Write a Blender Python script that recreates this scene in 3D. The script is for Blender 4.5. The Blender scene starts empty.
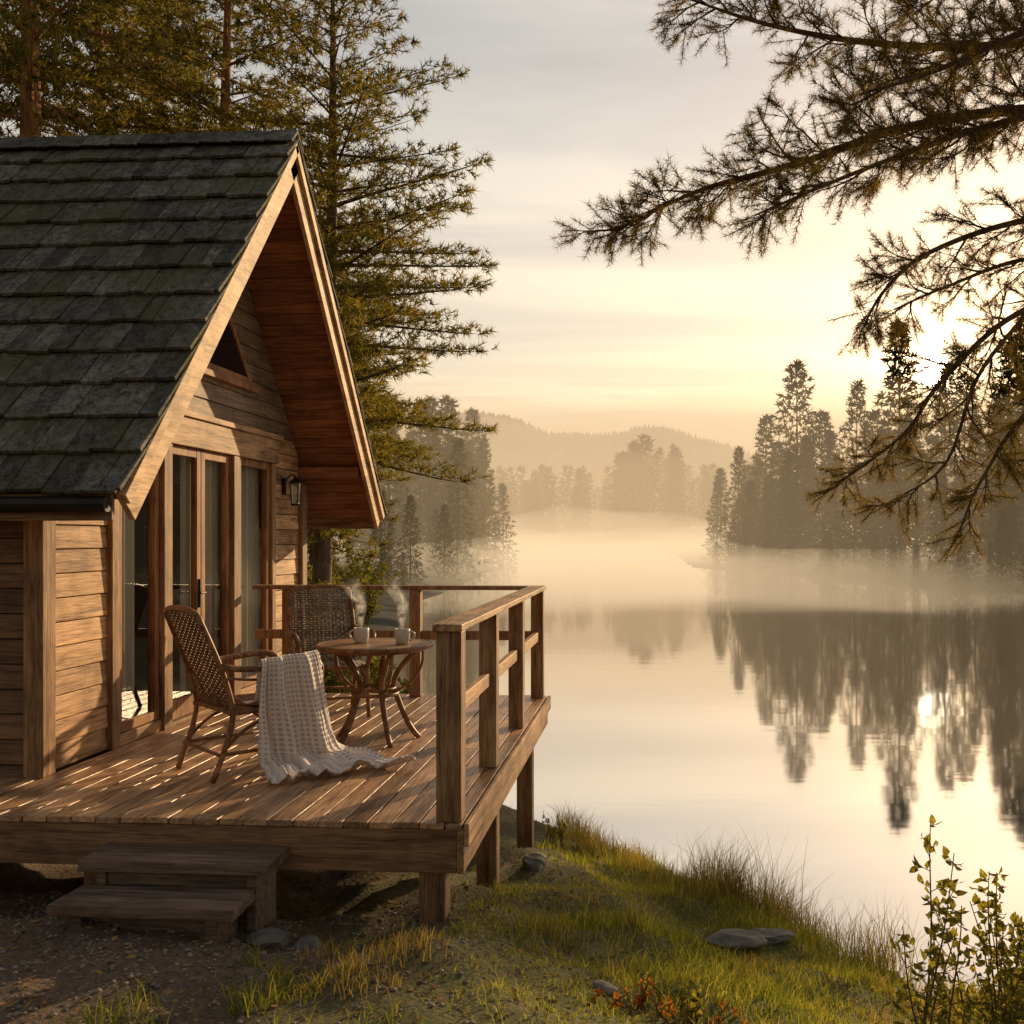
import bpy, math, random
import numpy as np
from mathutils import Vector, Matrix
rng=np.random.default_rng(7); random.seed(7)
U=random.uniform
scene=bpy.context.scene
rad=math.radians

# ------------------------------------------------------------------ helpers
class MB:
    def __init__(s): s.v=[]; s.f=[]
    def hexa(s,p):
        b=len(s.v); s.v+= [tuple(q) for q in p]
        s.f+=[(b,b+3,b+2,b+1),(b+4,b+5,b+6,b+7),(b,b+1,b+5,b+4),(b+1,b+2,b+6,b+5),(b+2,b+3,b+7,b+6),(b+3,b,b+4,b+7)]
    def box(s,x0,x1,y0,y1,z0,z1):
        s.hexa([(x0,y0,z0),(x1,y0,z0),(x1,y1,z0),(x0,y1,z0),(x0,y0,z1),(x1,y0,z1),(x1,y1,z1),(x0,y1,z1)])
    def tube(s,path,r,n=6,closed=False):
        path=[Vector(p) for p in path]; m=len(path)
        if not hasattr(r,'__len__'): r=[r]*m
        b=len(s.v); up=None
        for i,p in enumerate(path):
            if closed: t=path[(i+1)%m]-path[i-1]
            else: t=path[min(i+1,m-1)]-path[max(i-1,0)]
            if t.length<1e-9: t=Vector((0,0,1))
            t.normalize()
            if up is None: up=Vector((0,0,1)) if abs(t.z)<.9 else Vector((1,0,0))
            a=t.cross(up)
            if a.length<1e-6: a=t.cross(Vector((0.3,1,0.2)))
            a.normalize(); c=a.cross(t).normalized(); up=c
            for k in range(n):
                an=2*math.pi*k/n; q=p+(a*math.cos(an)+c*math.sin(an))*r[i]; s.v.append(tuple(q))
        for i in range(m if closed else m-1):
            i2=(i+1)%m
            for k in range(n):
                k2=(k+1)%n
                s.f.append((b+i*n+k,b+i*n+k2,b+i2*n+k2,b+i2*n+k))
        if not closed:
            s.f.append(tuple(b+k for k in range(n-1,-1,-1))); s.f.append(tuple(b+(m-1)*n+k for k in range(n)))
    def lathe(s,prof,cx=0,cy=0,cz=0,n=32):
        b=len(s.v)
        for (r,z) in prof:
            for k in range(n):
                a=2*math.pi*k/n; s.v.append((cx+r*math.cos(a),cy+r*math.sin(a),cz+z))
        for i in range(len(prof)-1):
            for k in range(n):
                k2=(k+1)%n; s.f.append((b+i*n+k,b+i*n+k2,b+(i+1)*n+k2,b+(i+1)*n+k))

def link(o):
    bpy.context.collection.objects.link(o); return o
def empty(name,loc=(0,0,0),rotz=0):
    e=bpy.data.objects.new(name,None); e.location=loc; e.rotation_euler=(0,0,rotz); e.empty_display_size=.3
    return link(e)
def parent(o,e,local=False):
    o.parent=e
    if not local: o.matrix_parent_inverse=Matrix.Translation(e.location).inverted()
def make(name,mb,mat,par=None,smooth=False,bevel=0,local=False):
    me=bpy.data.meshes.new(name); me.from_pydata(mb.v,[],mb.f); me.update()
    me.materials.append(mat)
    if smooth: me.polygons.foreach_set('use_smooth',[True]*len(me.polygons))
    o=link(bpy.data.objects.new(name,me))
    if bevel:
        m=o.modifiers.new('bevel','BEVEL'); m.width=bevel; m.segments=2; m.limit_method='ANGLE'
    if par: parent(o,par,local)
    return o
def trimesh(name,V,mat,par=None,F=None,local=False,smooth=False):
    V=np.asarray(V,dtype=np.float32).reshape(-1,3)
    if F is None: F=np.arange(len(V)).reshape(-1,3)
    F=np.asarray(F,dtype=np.int32)
    k=F.shape[1]
    me=bpy.data.meshes.new(name)
    me.vertices.add(len(V)); me.vertices.foreach_set('co',V.ravel())
    me.loops.add(F.size); me.loops.foreach_set('vertex_index',F.ravel())
    me.polygons.add(len(F)); me.polygons.foreach_set('loop_start',np.arange(len(F),dtype=np.int32)*k)
    try: me.polygons.foreach_set('loop_total',np.full(len(F),k,dtype=np.int32))
    except Exception: pass
    me.update(calc_edges=True); me.validate()
    if smooth: me.polygons.foreach_set('use_smooth',[True]*len(me.polygons))
    me.materials.append(mat)
    o=link(bpy.data.objects.new(name,me))
    if par: parent(o,par,local)
    return o

# ------------------------------------------------------------------ materials
def newmat(name):
    m=bpy.data.materials.new(name); m.use_nodes=True; nt=m.node_tree; nt.nodes.clear()
    out=nt.nodes.new('ShaderNodeOutputMaterial'); return m,nt,out
def nd(nt,t,ins=None,**props):
    n=nt.nodes.new(t)
    for k,v in props.items(): setattr(n,k,v)
    if ins:
        for k,v in ins.items():
            s=n.inputs[k]
            if isinstance(v,bpy.types.NodeSocket): nt.links.new(v,s)
            else: s.default_value=v
    return n
def c4(c): return (c[0],c[1],c[2],1)
def ramp(nt,fac,stops):
    n=nt.nodes.new('ShaderNodeValToRGB'); nt.links.new(fac,n.inputs[0]); e=n.color_ramp.elements
    while len(e)<len(stops): e.new(.5)
    for i,(p,c) in enumerate(stops): e[i].position=p; e[i].color=c4(c)
    return n.outputs[0]
def mixc(nt,a,b,fac,mode='MIX'):
    n=nt.nodes.new('ShaderNodeMix'); n.data_type='RGBA'; n.blend_type=mode
    for s,v in ((0,fac),(6,a),(7,b)):
        if isinstance(v,bpy.types.NodeSocket): nt.links.new(v,n.inputs[s])
        else: n.inputs[s].default_value=v if s==0 else c4(v)
    return n.outputs[2]
def math_(nt,op,a,b=0,clamp=False):
    n=nt.nodes.new('ShaderNodeMath'); n.operation=op; n.use_clamp=clamp
    for i,v in enumerate((a,b)):
        if isinstance(v,bpy.types.NodeSocket): nt.links.new(v,n.inputs[i])
        else: n.inputs[i].default_value=v
    return n.outputs[0]
def vmath(nt,op,a,b=None):
    n=nt.nodes.new('ShaderNodeVectorMath'); n.operation=op
    for i,v in enumerate((a,b)):
        if v is None: continue
        if isinstance(v,bpy.types.NodeSocket): nt.links.new(v,n.inputs[i])
        else: n.inputs[i].default_value=v
    return n

def wood(name,dark,light,axis='x',rough=.65,bump=.35,var=.35,moss=None,grain=14,spec=.3):
    m,nt,out=newmat(name)
    tc=nd(nt,'ShaderNodeTexCoord'); geo=nd(nt,'ShaderNodeNewGeometry')
    rnd=geo.outputs['Random Per Island']
    comb=nd(nt,'ShaderNodeCombineXYZ',{0:math_(nt,'MULTIPLY',rnd,31.7),1:math_(nt,'MULTIPLY',rnd,17.3),2:math_(nt,'MULTIPLY',rnd,53.1)})
    v=vmath(nt,'ADD',tc.outputs['Object'],comb.outputs[0])
    sc={'x':(.9,grain,grain),'y':(grain,.9,grain),'z':(grain,grain,.9),'n':(grain*.6,grain*.6,grain*.6)}[axis]
    mp=nd(nt,'ShaderNodeMapping',{'Vector':v.outputs[0],'Scale':sc})
    n1=nd(nt,'ShaderNodeTexNoise',{'Vector':mp.outputs[0],'Scale':1.6,'Detail':8,'Roughness':.7,'Distortion':.6})
    n2=nd(nt,'ShaderNodeTexNoise',{'Vector':mp.outputs[0],'Scale':7,'Detail':4,'Roughness':.6})
    n3=nd(nt,'ShaderNodeTexNoise',{'Vector':v.outputs[0],'Scale':2.3,'Detail':5,'Roughness':.6})
    fac=math_(nt,'ADD',math_(nt,'MULTIPLY',n1.outputs[0],.65),math_(nt,'MULTIPLY',n2.outputs[0],.35))
    mid=[(a+b)/2 for a,b in zip(dark,light)]
    col=ramp(nt,fac,[(.35,[c*.35 for c in dark]),(.43,dark),(.52,mid),(.63,light)])
    vv=math_(nt,'ADD',math_(nt,'MULTIPLY',rnd,var),1-var*.5)
    gray=nd(nt,'ShaderNodeCombineXYZ',{0:vv,1:vv,2:vv}).outputs[0]
    col=mixc(nt,col,gray,1.0,'MULTIPLY')
    st=ramp(nt,n3.outputs[0],[(.3,(.45,.42,.40)),(.52,(1,1,1)),(.75,(1.15,1.13,1.1))])
    col=mixc(nt,col,st,.85,'MULTIPLY')
    if moss:
        n4=nd(nt,'ShaderNodeTexNoise',{'Vector':tc.outputs['Object'],'Scale':1.5,'Detail':9,'Roughness':.72})
        mf=ramp(nt,n4.outputs[0],[(.47,(0,0,0)),(.62,(.8,.8,.8))])
        col=mixc(nt,col,moss,mf)
    b=nd(nt,'ShaderNodeBump',{'Strength':bump,'Distance':.01,'Height':fac})
    p=nd(nt,'ShaderNodeBsdfPrincipled',{'Base Color':col,'Roughness':rough,'Normal':b.outputs[0]})
    p.inputs['Specular IOR Level'].default_value=spec
    nt.links.new(p.outputs[0],out.inputs[0]); return m

def plain(name,col,rough=.6,metal=0,nscale=8,amt=.25,bump=.1):
    m,nt,out=newmat(name); tc=nd(nt,'ShaderNodeTexCoord')
    n=nd(nt,'ShaderNodeTexNoise',{'Vector':tc.outputs['Object'],'Scale':nscale,'Detail':6})
    c=ramp(nt,n.outputs[0],[(.3,[x*(1-amt) for x in col]),(.7,[x*(1+amt) for x in col])])
    b=nd(nt,'ShaderNodeBump',{'Strength':bump,'Distance':.01,'Height':n.outputs[0]})
    p=nd(nt,'ShaderNodeBsdfPrincipled',{'Base Color':c,'Roughness':rough,'Metallic':metal,'Normal':b.outputs[0]})
    nt.links.new(p.outputs[0],out.inputs[0]); return m
def leafmat(name,ca,cb,trans=.35,cscale=.6,tcol=None):
    m,nt,out=newmat(name); tc=nd(nt,'ShaderNodeTexCoord'); geo=nd(nt,'ShaderNodeNewGeometry')
    n=nd(nt,'ShaderNodeTexNoise',{'Vector':tc.outputs['Object'],'Scale':cscale,'Detail':2})
    f=math_(nt,'ADD',math_(nt,'MULTIPLY',n.outputs[0],.6),math_(nt,'MULTIPLY',geo.outputs['Random Per Island'],.4))
    c=ramp(nt,f,[(.3,ca),(.7,cb)])
    d=nd(nt,'ShaderNodeBsdfDiffuse',{'Color':c})
    tcn=mixc(nt,c,tcol or (1.6,1.3,.5),1.0,'MULTIPLY')
    t=nd(nt,'ShaderNodeBsdfTranslucent',{'Color':tcn})
    mx=nd(nt,'ShaderNodeMixShader',{0:trans,1:d.outputs[0],2:t.outputs[0]})
    nt.links.new(mx.outputs[0],out.inputs[0]); return m

M_deck=wood('deck_wood',(.28,.145,.07),(.70,.43,.235),'y',rough=.38,bump=.35,var=.6,spec=.5)
M_beam_x_shade=wood('beam_wood_x_shade',(.17,.088,.042),(.40,.235,.12),'x',var=.2)  # beam wood for front-facing boards, shade put into the darker colour
M_beam_y_sunlit=wood('beam_wood_y_sunlit',(.30,.165,.078),(.64,.39,.195),'y',var=.2)  # same beam wood for lake-facing boards, sunlight put into the brighter colour
M_post=wood('post_wood',(.20,.105,.05),(.47,.28,.14),'z',var=.2)
M_side_x_shade=wood('siding_wood_x_shade',(.12,.062,.033),(.30,.165,.085),'x',var=.5,bump=.7)  # siding copy for the front wall, its shade carried by the darker colour
M_side_y_sunlit=wood('siding_wood_y_sunlit',(.32,.17,.078),(.74,.44,.215),'y',var=.5,bump=.8)  # siding copy for the lake-facing wall, colour brightened to carry the sunlight
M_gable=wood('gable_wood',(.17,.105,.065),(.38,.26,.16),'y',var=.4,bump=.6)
M_barge=wood('barge_wood',(.42,.25,.12),(.80,.52,.27),'y',var=.1,bump=.4,grain=9)
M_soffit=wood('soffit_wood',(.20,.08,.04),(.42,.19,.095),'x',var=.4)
M_frame=wood('frame_wood',(.22,.095,.04),(.48,.23,.10),'z',var=.15)
M_shake=wood('shake_wood',(.062,.058,.050),(.225,.205,.175),'y',rough=.85,bump=.9,var=.8,moss=(.09,.098,.04),grain=10,spec=.15)
M_step=wood('step_wood',(.10,.065,.045),(.27,.185,.13),'x',var=.2)
M_rattan=wood('rattan',(.16,.075,.035),(.46,.23,.10),'n',rough=.45,var=.4,bump=.2)
M_rattan2=wood('rattan_grey',(.19,.14,.10),(.45,.37,.29),'n',rough=.6,var=.4,bump=.2)
M_tabletop=wood('table_wood',(.26,.14,.065),(.54,.32,.17),'x',rough=.4,var=.3)
M_dark=plain('dark_metal',(.03,.025,.02),.5,.6)
M_mug=plain('mug_ceramic',(.55,.5,.42),.35,0,20,.08,.02)
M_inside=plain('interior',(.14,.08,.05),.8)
M_stone=plain('stone',(.19,.17,.145),.9,0,6,.5,.8)
M_gravel=plain('gravel_stone',(.24,.19,.15),.9,0,9,.6,.3)
M_bark=wood('bark',(.09,.055,.035),(.26,.16,.095),'z',rough=.95,bump=1,var=.1,grain=6)
M_bark_red=wood('bark_red',(.22,.10,.045),(.5,.25,.11),'z',rough=.95,bump=1,var=.1,grain=6)
M_needle=leafmat('pine_needles',(.055,.068,.026),(.26,.22,.07),.48,.7)
M_needle_near=leafmat('pine_needles_near',(.06,.06,.028),(.22,.165,.07),.5,1.5)
M_far=leafmat('forest_needles',(.026,.032,.016),(.09,.08,.034),.38,.1)
M_grass=leafmat('grass_blades',(.11,.145,.028),(.44,.405,.10),.5,1.2,(1.35,1.25,.6))
M_reed=leafmat('reed_blades',(.14,.13,.045),(.44,.36,.16),.45,1.2)
M_leaf=leafmat('sapling_leaves',(.09,.11,.025),(.34,.30,.07),.5,3,(1.4,1.2,.5))
M_orange=leafmat('fern_orange',(.25,.09,.02),(.48,.23,.06),.4,3)
M_litter=leafmat('leaf_litter_mat',(.12,.06,.03),(.4,.23,.1),.1,3)

def ground_mat():
    m,nt,out=newmat('ground_soil'); tc=nd(nt,'ShaderNodeTexCoord'); P=tc.outputs['Object']
    a=nd(nt,'ShaderNodeTexNoise',{'Vector':P,'Scale':.9,'Detail':8,'Roughness':.65})
    b=nd(nt,'ShaderNodeTexNoise',{'Vector':P,'Scale':28,'Detail':8,'Roughness':.75})
    v=nd(nt,'ShaderNodeTexVoronoi',{'Vector':P,'Scale':38})
    sx=nd(nt,'ShaderNodeSeparateXYZ',{0:P})
    soil=ramp(nt,b.outputs[0],[(.3,(.06,.038,.024)),(.5,(.15,.098,.06)),(.7,(.3,.22,.145))])
    green=ramp(nt,b.outputs[0],[(.3,(.05,.05,.015)),(.7,(.21,.19,.055))])
    gx=math_(nt,'ADD',math_(nt,'MULTIPLY',sx.outputs[0],.5),1.25)
    gm=math_(nt,'ADD',gx,math_(nt,'MULTIPLY',math_(nt,'SUBTRACT',a.outputs[0],.5),3.5),True)
    col=mixc(nt,soil,green,gm)
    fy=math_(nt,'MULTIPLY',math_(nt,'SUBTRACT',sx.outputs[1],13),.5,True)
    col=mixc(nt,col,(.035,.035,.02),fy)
    h=math_(nt,'ADD',b.outputs[0],math_(nt,'MULTIPLY',v.outputs[0],.5))
    bp=nd(nt,'ShaderNodeBump',{'Strength':.8,'Distance':.025,'Height':h})
    p=nd(nt,'ShaderNodeBsdfPrincipled',{'Base Color':col,'Roughness':.95,'Normal':bp.outputs[0]})
    nt.links.new(p.outputs[0],out.inputs[0]); return m
M_ground=ground_mat()
def water_mat():
    m,nt,out=newmat('lake_water'); tc=nd(nt,'ShaderNodeTexCoord')
    mp=nd(nt,'ShaderNodeMapping',{'Vector':tc.outputs['Object'],'Scale':(.4,1.4,1)})
    n=nd(nt,'ShaderNodeTexNoise',{'Vector':mp.outputs[0],'Scale':.9,'Detail':3,'Roughness':.5})
    bp=nd(nt,'ShaderNodeBump',{'Strength':.02,'Distance':.1,'Height':n.outputs[0]})
    g=nd(nt,'ShaderNodeBsdfGlossy',{'Color':(.92,.92,.93,1),'Roughness':.05,'Normal':bp.outputs[0]})
    d=nd(nt,'ShaderNodeBsdfDiffuse',{'Color':(.03,.035,.03,1)})
    lw=nd(nt,'ShaderNodeLayerWeight',{'Blend':.5})
    f=math_(nt,'ADD',math_(nt,'MULTIPLY',lw.outputs['Facing'],.55),.40,True)
    mx=nd(nt,'ShaderNodeMixShader',{0:f,1:d.outputs[0],2:g.outputs[0]})
    nt.links.new(mx.outputs[0],out.inputs[0]); return m
def glass_mat():
    m,nt,out=newmat('window_glass')
    g=nd(nt,'ShaderNodeBsdfGlossy',{'Color':(.95,.95,.95,1),'Roughness':.01})
    t=nd(nt,'ShaderNodeBsdfTransparent',{'Color':(.88,.9,.88,1)})
    lw=nd(nt,'ShaderNodeLayerWeight',{'Blend':.3})
    f=math_(nt,'ADD',math_(nt,'MULTIPLY',lw.outputs['Fresnel'],.45),.08,True)
    mx=nd(nt,'ShaderNodeMixShader',{0:f,1:t.outputs[0],2:g.outputs[0]})
    nt.links.new(mx.outputs[0],out.inputs[0]); return m
M_glass=glass_mat()
M_curtain=leafmat('curtain_cloth',(.66,.6,.5),(.78,.72,.62),.3,2,(1,1,1))
def blanket_mat():
    m,nt,out=newmat('knit_wool'); tc=nd(nt,'ShaderNodeTexCoord')
    n=nd(nt,'ShaderNodeTexNoise',{'Vector':tc.outputs['Object'],'Scale':180,'Detail':3})
    at=nd(nt,'ShaderNodeAttribute',attribute_name='waffle')
    c=ramp(nt,at.outputs['Fac'],[(0,(.46,.37,.31)),(.45,(.74,.64,.57)),(1,(.84,.75,.68))])
    bp=nd(nt,'ShaderNodeBump',{'Strength':.4,'Distance':.004,'Height':n.outputs[0]})
    p=nd(nt,'ShaderNodeBsdfPrincipled',{'Base Color':c,'Roughness':.95,'Normal':bp.outputs[0]})
    p.inputs['Sheen Weight'].default_value=.25
    nt.links.new(p.outputs[0],out.inputs[0]); return m

# ------------------------------------------------------------------ terrain
SHX=[-1,-.2,.47,1.7,3,5,10,40,400]; SHY=[12,10.8,9.8,8.5,7.5,6.6,5,-2,-60]
def gh(X,Y):
    X=np.asarray(X,float); Y=np.asarray(Y,float)
    d1=np.interp(X,SHX,SHY)-Y
    xs=np.interp(Y,[12,15,25,50,110,200,270],[-1,-4,-7,-12,-17,-35,-60]); d2=xs-X
    yr=np.interp(X,[5.4,24,40,100,400],[113,66,55,50,40])
    d3=np.minimum(Y-yr,(X-4.5)); d4=Y-270
    wob=.2*np.sin(X*1.7+1)+.15*np.sin(X*3.9+Y*2.1)+.1*np.sin(Y*5.3-X*2.2)
    dn=np.maximum(d1,d2)+wob; df=np.maximum(d3,d4)
    hn=np.where(dn>0,np.minimum(np.minimum(.21*dn,1.15+.05*dn),3.2),np.maximum(.35*dn,-2))
    hf=np.where(df>0,np.minimum(.08*df,4),np.maximum(.3*df,-2))
    h=np.maximum(hn,hf)
    n=.025*np.sin(X*4.1+Y*1.3)+.02*np.sin(Y*6.1-X*2.7)+.012*np.sin(X*11+Y*9.3)+.01*np.sin(X*17-Y*13)
    return h+n
def axis(lo,hi,step,far_lo,far_hi):
    a=list(np.arange(lo,hi,step)); s=step
    x=hi
    while x<far_hi: a.append(x); s*=1.07; x+=s
    a.append(far_hi); s=step; x=lo-step; b=[]
    while x>far_lo: b.append(x); s*=1.07; x-=s
    b.append(far_lo); return np.array(b[::-1]+a)
gx=axis(-5,6,.09,-1600,1600); gy=axis(2.5,13,.09,-60,1700)
XX,YY=np.meshgrid(gx,gy); ZZ=gh(XX,YY)
nx,ny=len(gx),len(gy)
idx=np.arange(nx*ny).reshape(ny,nx)
F=np.stack([idx[:-1,:-1],idx[:-1,1:],idx[1:,1:],idx[1:,:-1]],-1).reshape(-1,4)
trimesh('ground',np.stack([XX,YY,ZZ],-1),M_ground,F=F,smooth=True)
V=[(-1600,4,0),(1600,4,0),(1600,1500,0),(-1600,1500,0)]
trimesh('lake_water',V,water_mat(),F=[(0,1,2,3)])

# ------------------------------------------------------------------ vegetation generators
def unit(a): return a/np.maximum(np.linalg.norm(a,axis=-1,keepdims=True),1e-9)
def needles(P,D,n,length,width,shoot,spread=1.0):
    P=np.repeat(np.asarray(P),n,0); D=np.repeat(unit(np.asarray(D)),n,0); m=len(P)
    base=P+D*(rng.random((m,1))*shoot)
    dr=unit(D*.75+unit(rng.normal(size=(m,3)))*spread)
    tip=base+dr*length*(.6+.6*rng.random((m,1)))
    sd=unit(np.cross(dr,rng.normal(size=(m,3))))*width*.5
    return np.stack([base-sd,base+sd,tip],1).reshape(-1,3)
def pine(H,zc0,prof,nb,shoot_n,nlen,nwid,tw,sp,trunk_r,bend=0.0,tubes=True,seed=0,base=.5,top=6):
    rr=random.Random(seed); mb=MB(); P=[];D=[]
    path=[];rd=[]
    for i in range(13):
        t=i/12; path.append((bend*math.sin(t*2.2),bend*.6*math.sin(t*3+1),t*(H+base)-base)); rd.append(trunk_r*(1-t)**.8+trunk_r*.05)
    mb.tube(path,rd,10 if tubes else 5)
    for k in range(nb):
        f=(k+rr.random())/nb; z=zc0+(H-zc0)*f; L=prof(f)*rr.uniform(.6,1.15)
        if rr.random()<.08: L*=.4
        az=k*2.4+rr.random()*1.0; up=-.12+.75*f**1.3+rr.uniform(-.12,.12)
        if not tubes: up=-.25+.5*f+rr.uniform(-.1,.1)
        ca,sa=math.cos(az),math.sin(az); t0=z/H; bx=bend*math.sin(t0*2.2); by=bend*.6*math.sin(t0*3+1)
        sag=rr.uniform(.05,.2)
        def pt(t): return (bx+ca*L*t,by+sa*L*t,z+L*(up*t-sag*t*t+sag*.6*t**3.5))
        if tubes: mb.tube([pt(t) for t in (0,.3,.6,.85,1)],[.018*L*.7+.008,.014*L*.7,.009*L*.7,.005*L,.003],4)
        nt_=max(2,int(L*.9/tw))
        for j in range(nt_):
            t=.1+.9*(j+rr.random())/nt_; p0=pt(t)
            for sgn in (-1,1):
                l=(.12+.42*(1-t)+.1)*min(L,3)*.62*rr.uniform(.5,1.2)
                a2=az+sgn*rr.uniform(.6,1.15); dz=rr.uniform(-.2,.3)
                d=(math.cos(a2),math.sin(a2),dz); m=max(1,int(l/sp))
                for q in range(m):
                    u=(q+.5)/m*l; P.append((p0[0]+d[0]*u+rr.uniform(-.3,.3)*sp,p0[1]+d[1]*u+rr.uniform(-.3,.3)*sp,p0[2]+d[2]*u+rr.uniform(-.2,.5)*sp))
                    D.append((d[0],d[1],dz+.35))
        for q in range(3): P.append(pt(1)); D.append((ca,sa,.3))
    for q in range(top): P.append((path[-1][0],path[-1][1],H*(1-.012*q))); D.append((rr.uniform(-.3,.3),rr.uniform(-.3,.3),1))
    return needles(P,D,shoot_n,nlen,nwid,nlen*.8),mb
def place_pine(name,loc,nv,mb,mat,bark,rotz=0,scale=1):
    e=empty(name,loc,rotz); e.scale=(scale,)*3
    if isinstance(nv,bpy.types.Mesh):
        a=link(bpy.data.objects.new('crown',nv)); b=link(bpy.data.objects.new('trunk',mb))
        a.parent=e; b.parent=e
    else:
        a=trimesh('crown',nv,mat); a.parent=e
        b=make('trunk',mb,bark,smooth=True); b.parent=e
    return a.data,b.data

def profA(f): return 3.9*(min(1,(f+.12)*2.6) if f<.25 else (1-f)**.62*1.12+.06)
nv,mb=pine(14.8,1.9,profA,140,12,.19,.024,.2,.15,.21,.25,seed=3)
A_c,A_t=place_pine('pine_tree',(-6.75,20,1.2),nv,mb,M_needle,M_bark,rotz=.6)
def profB(f): return 3.5*(min(1,(f+.2)*2.2) if f<.3 else (1-f)**.5*1.1+.05)
nv,mb=pine(20,6.5,profB,105,11,.21,.032,.22,.16,.26,.3,seed=9)
B_c,B_t=place_pine('pine_tree',(-11.0,16.5,1.5),nv,mb,M_needle,M_bark_red,rotz=0)
for (x,y,z,r,s,cc,tt) in [(-9.6,22,1.5,2.0,.9,B_c,B_t),(-16.0,20,1.5,4.0,1.0,B_c,B_t),(-14.0,27,1.5,1.1,1.0,B_c,B_t),(-9.8,29,1.5,2.2,.9,A_c,A_t),(-22,29,1.5,3,1.0,B_c,B_t),(-13.4,23.5,1.5,5.2,.92,B_c,B_t)]:
    place_pine('pine_tree',(x,y,z),cc,tt,None,None,r,s)

def lowpine(seed,kind,nb,sn,nl,nw,tw,wd=.17):
    if kind=='spruce': pr=lambda f:wd*(1-f)**.85+.008
    else: pr=lambda f:.17*(min(1,(f+.25)*2.2) if f<.3 else (1-f)**.7*1.08+.008)
    nv,mb=pine(1.0,.04 if kind=='spruce' else .2,pr,nb,sn,nl,nw,tw,.03,.010,.006,tubes=False,seed=seed,base=.02,top=4)
    me=bpy.data.meshes.new('tmp'); me.from_pydata(mb.v,[],mb.f); me.calc_loop_triangles()
    tv=np.array([mb.v[i] for t in me.loop_triangles for i in t.vertices]); bpy.data.meshes.remove(me)
    return np.vstack([nv,tv])
LV=[lowpine(21,'spruce',110,4,.034,.010,.03),lowpine(22,'pine',85,4,.038,.010,.03),lowpine(23,'spruce',100,4,.034,.010,.03,.14),lowpine(24,'spruce',100,4,.036,.010,.03,.19)]
LM=[]
for v in LV:
    o=trimesh('conifer',v,M_far); LM.append(o.data); bpy.data.objects.remove(o)
def forest(name,trees):
    e=empty(name,(trees[0][0],trees[0][1],0))
    for (x,y,h,k) in trees:
        o=link(bpy.data.objects.new('conifer',LM[k%4])); w=U(.85,1.2)*h
        o.parent=e; o.location=(x-trees[0][0],y-trees[0][1],float(gh(x,y))-.2); o.rotation_euler=(0,0,U(0,6.28)); o.scale=(w,w,h)
R=[(14.8,104,20.5,1),(9.5,111,13,0),(12.3,109,16,2),(17.0,101,15,0),(19.5,97,17,3),(22.3,92,21.5,0),(20.5,95,14,2),
   (24.6,86,16.2,2),(21.8,88,12.5,1),(25.8,82,12,0),(29,84,18,2),(27,78,11,2),(30,80,18.5,0),(32,76,19,2),(33,72,19,3),(36,70,17,0),(27.5,90,16,3),(31,86,20,0),(34,82,20,2)]
for i in range(125):
    x=U(7.5,75); yb=np.interp(x,[5.4,24,40,100],[113,66,55,50]); y=yb+U(4,34)
    az=math.degrees(math.atan2(x,y)); h=U(7,14) if az<14.2 else U(6,11)*(1 if az<17 or (az>24 and az<32) else 1.3)
    R.append((x,y,h,random.choice((0,0,2,3,1))))
for i in range(60):
    x=U(6.5,46); yb=np.interp(x,[5.4,24,40,100],[113,66,55,50]); R.append((x,yb+U(.5,6),U(2,6),random.choice((0,2))))
forest('lakeside_forest',R)
Lf=[]
for i in range(60):
    y=U(70,175); x=np.interp(y,[50,110,200],[-12,-17,-35])-U(1,30)
    Lf.append((x,y,U(11,17),random.choice((0,2,3,1))))
for i in range(20):
    y=U(45,110); x=np.interp(y,[50,110,200],[-12,-17,-35])-U(1,5); Lf.append((x,y,U(2,6),0))
for y,x,h in [(118,-20,15),(125,-22.5,19),(105,-19.5,12),(130,-19.5,11),(98,-22,16),(90,-24,15)]: Lf.append((x,y,h,0))
forest('misty_forest',Lf)
LS_=[lowpine(31,'spruce',60,2,.04,.016,.045,.15),lowpine(32,'spruce',60,2,.04,.016,.045,.12),lowpine(33,'spruce',50,2,.045,.016,.045,.17)]
out=[]
for i in range(520):
    x=U(-140,130); y=272+abs(rng.normal())*40; h=U(15,23)+(10*random.random() if -10<x<10 else 0)
    a=U(0,6.28); c,s=math.cos(a),math.sin(a); v=LS_[i%3]; w=h*U(.9,1.3)
    out.append(np.stack([(v[:,0]*c-v[:,1]*s)*w+x,(v[:,0]*s+v[:,1]*c)*w+y,v[:,2]*h+float(gh(x,y))-.3],-1))
trimesh('distant_forest',np.vstack(out),M_far)

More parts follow.
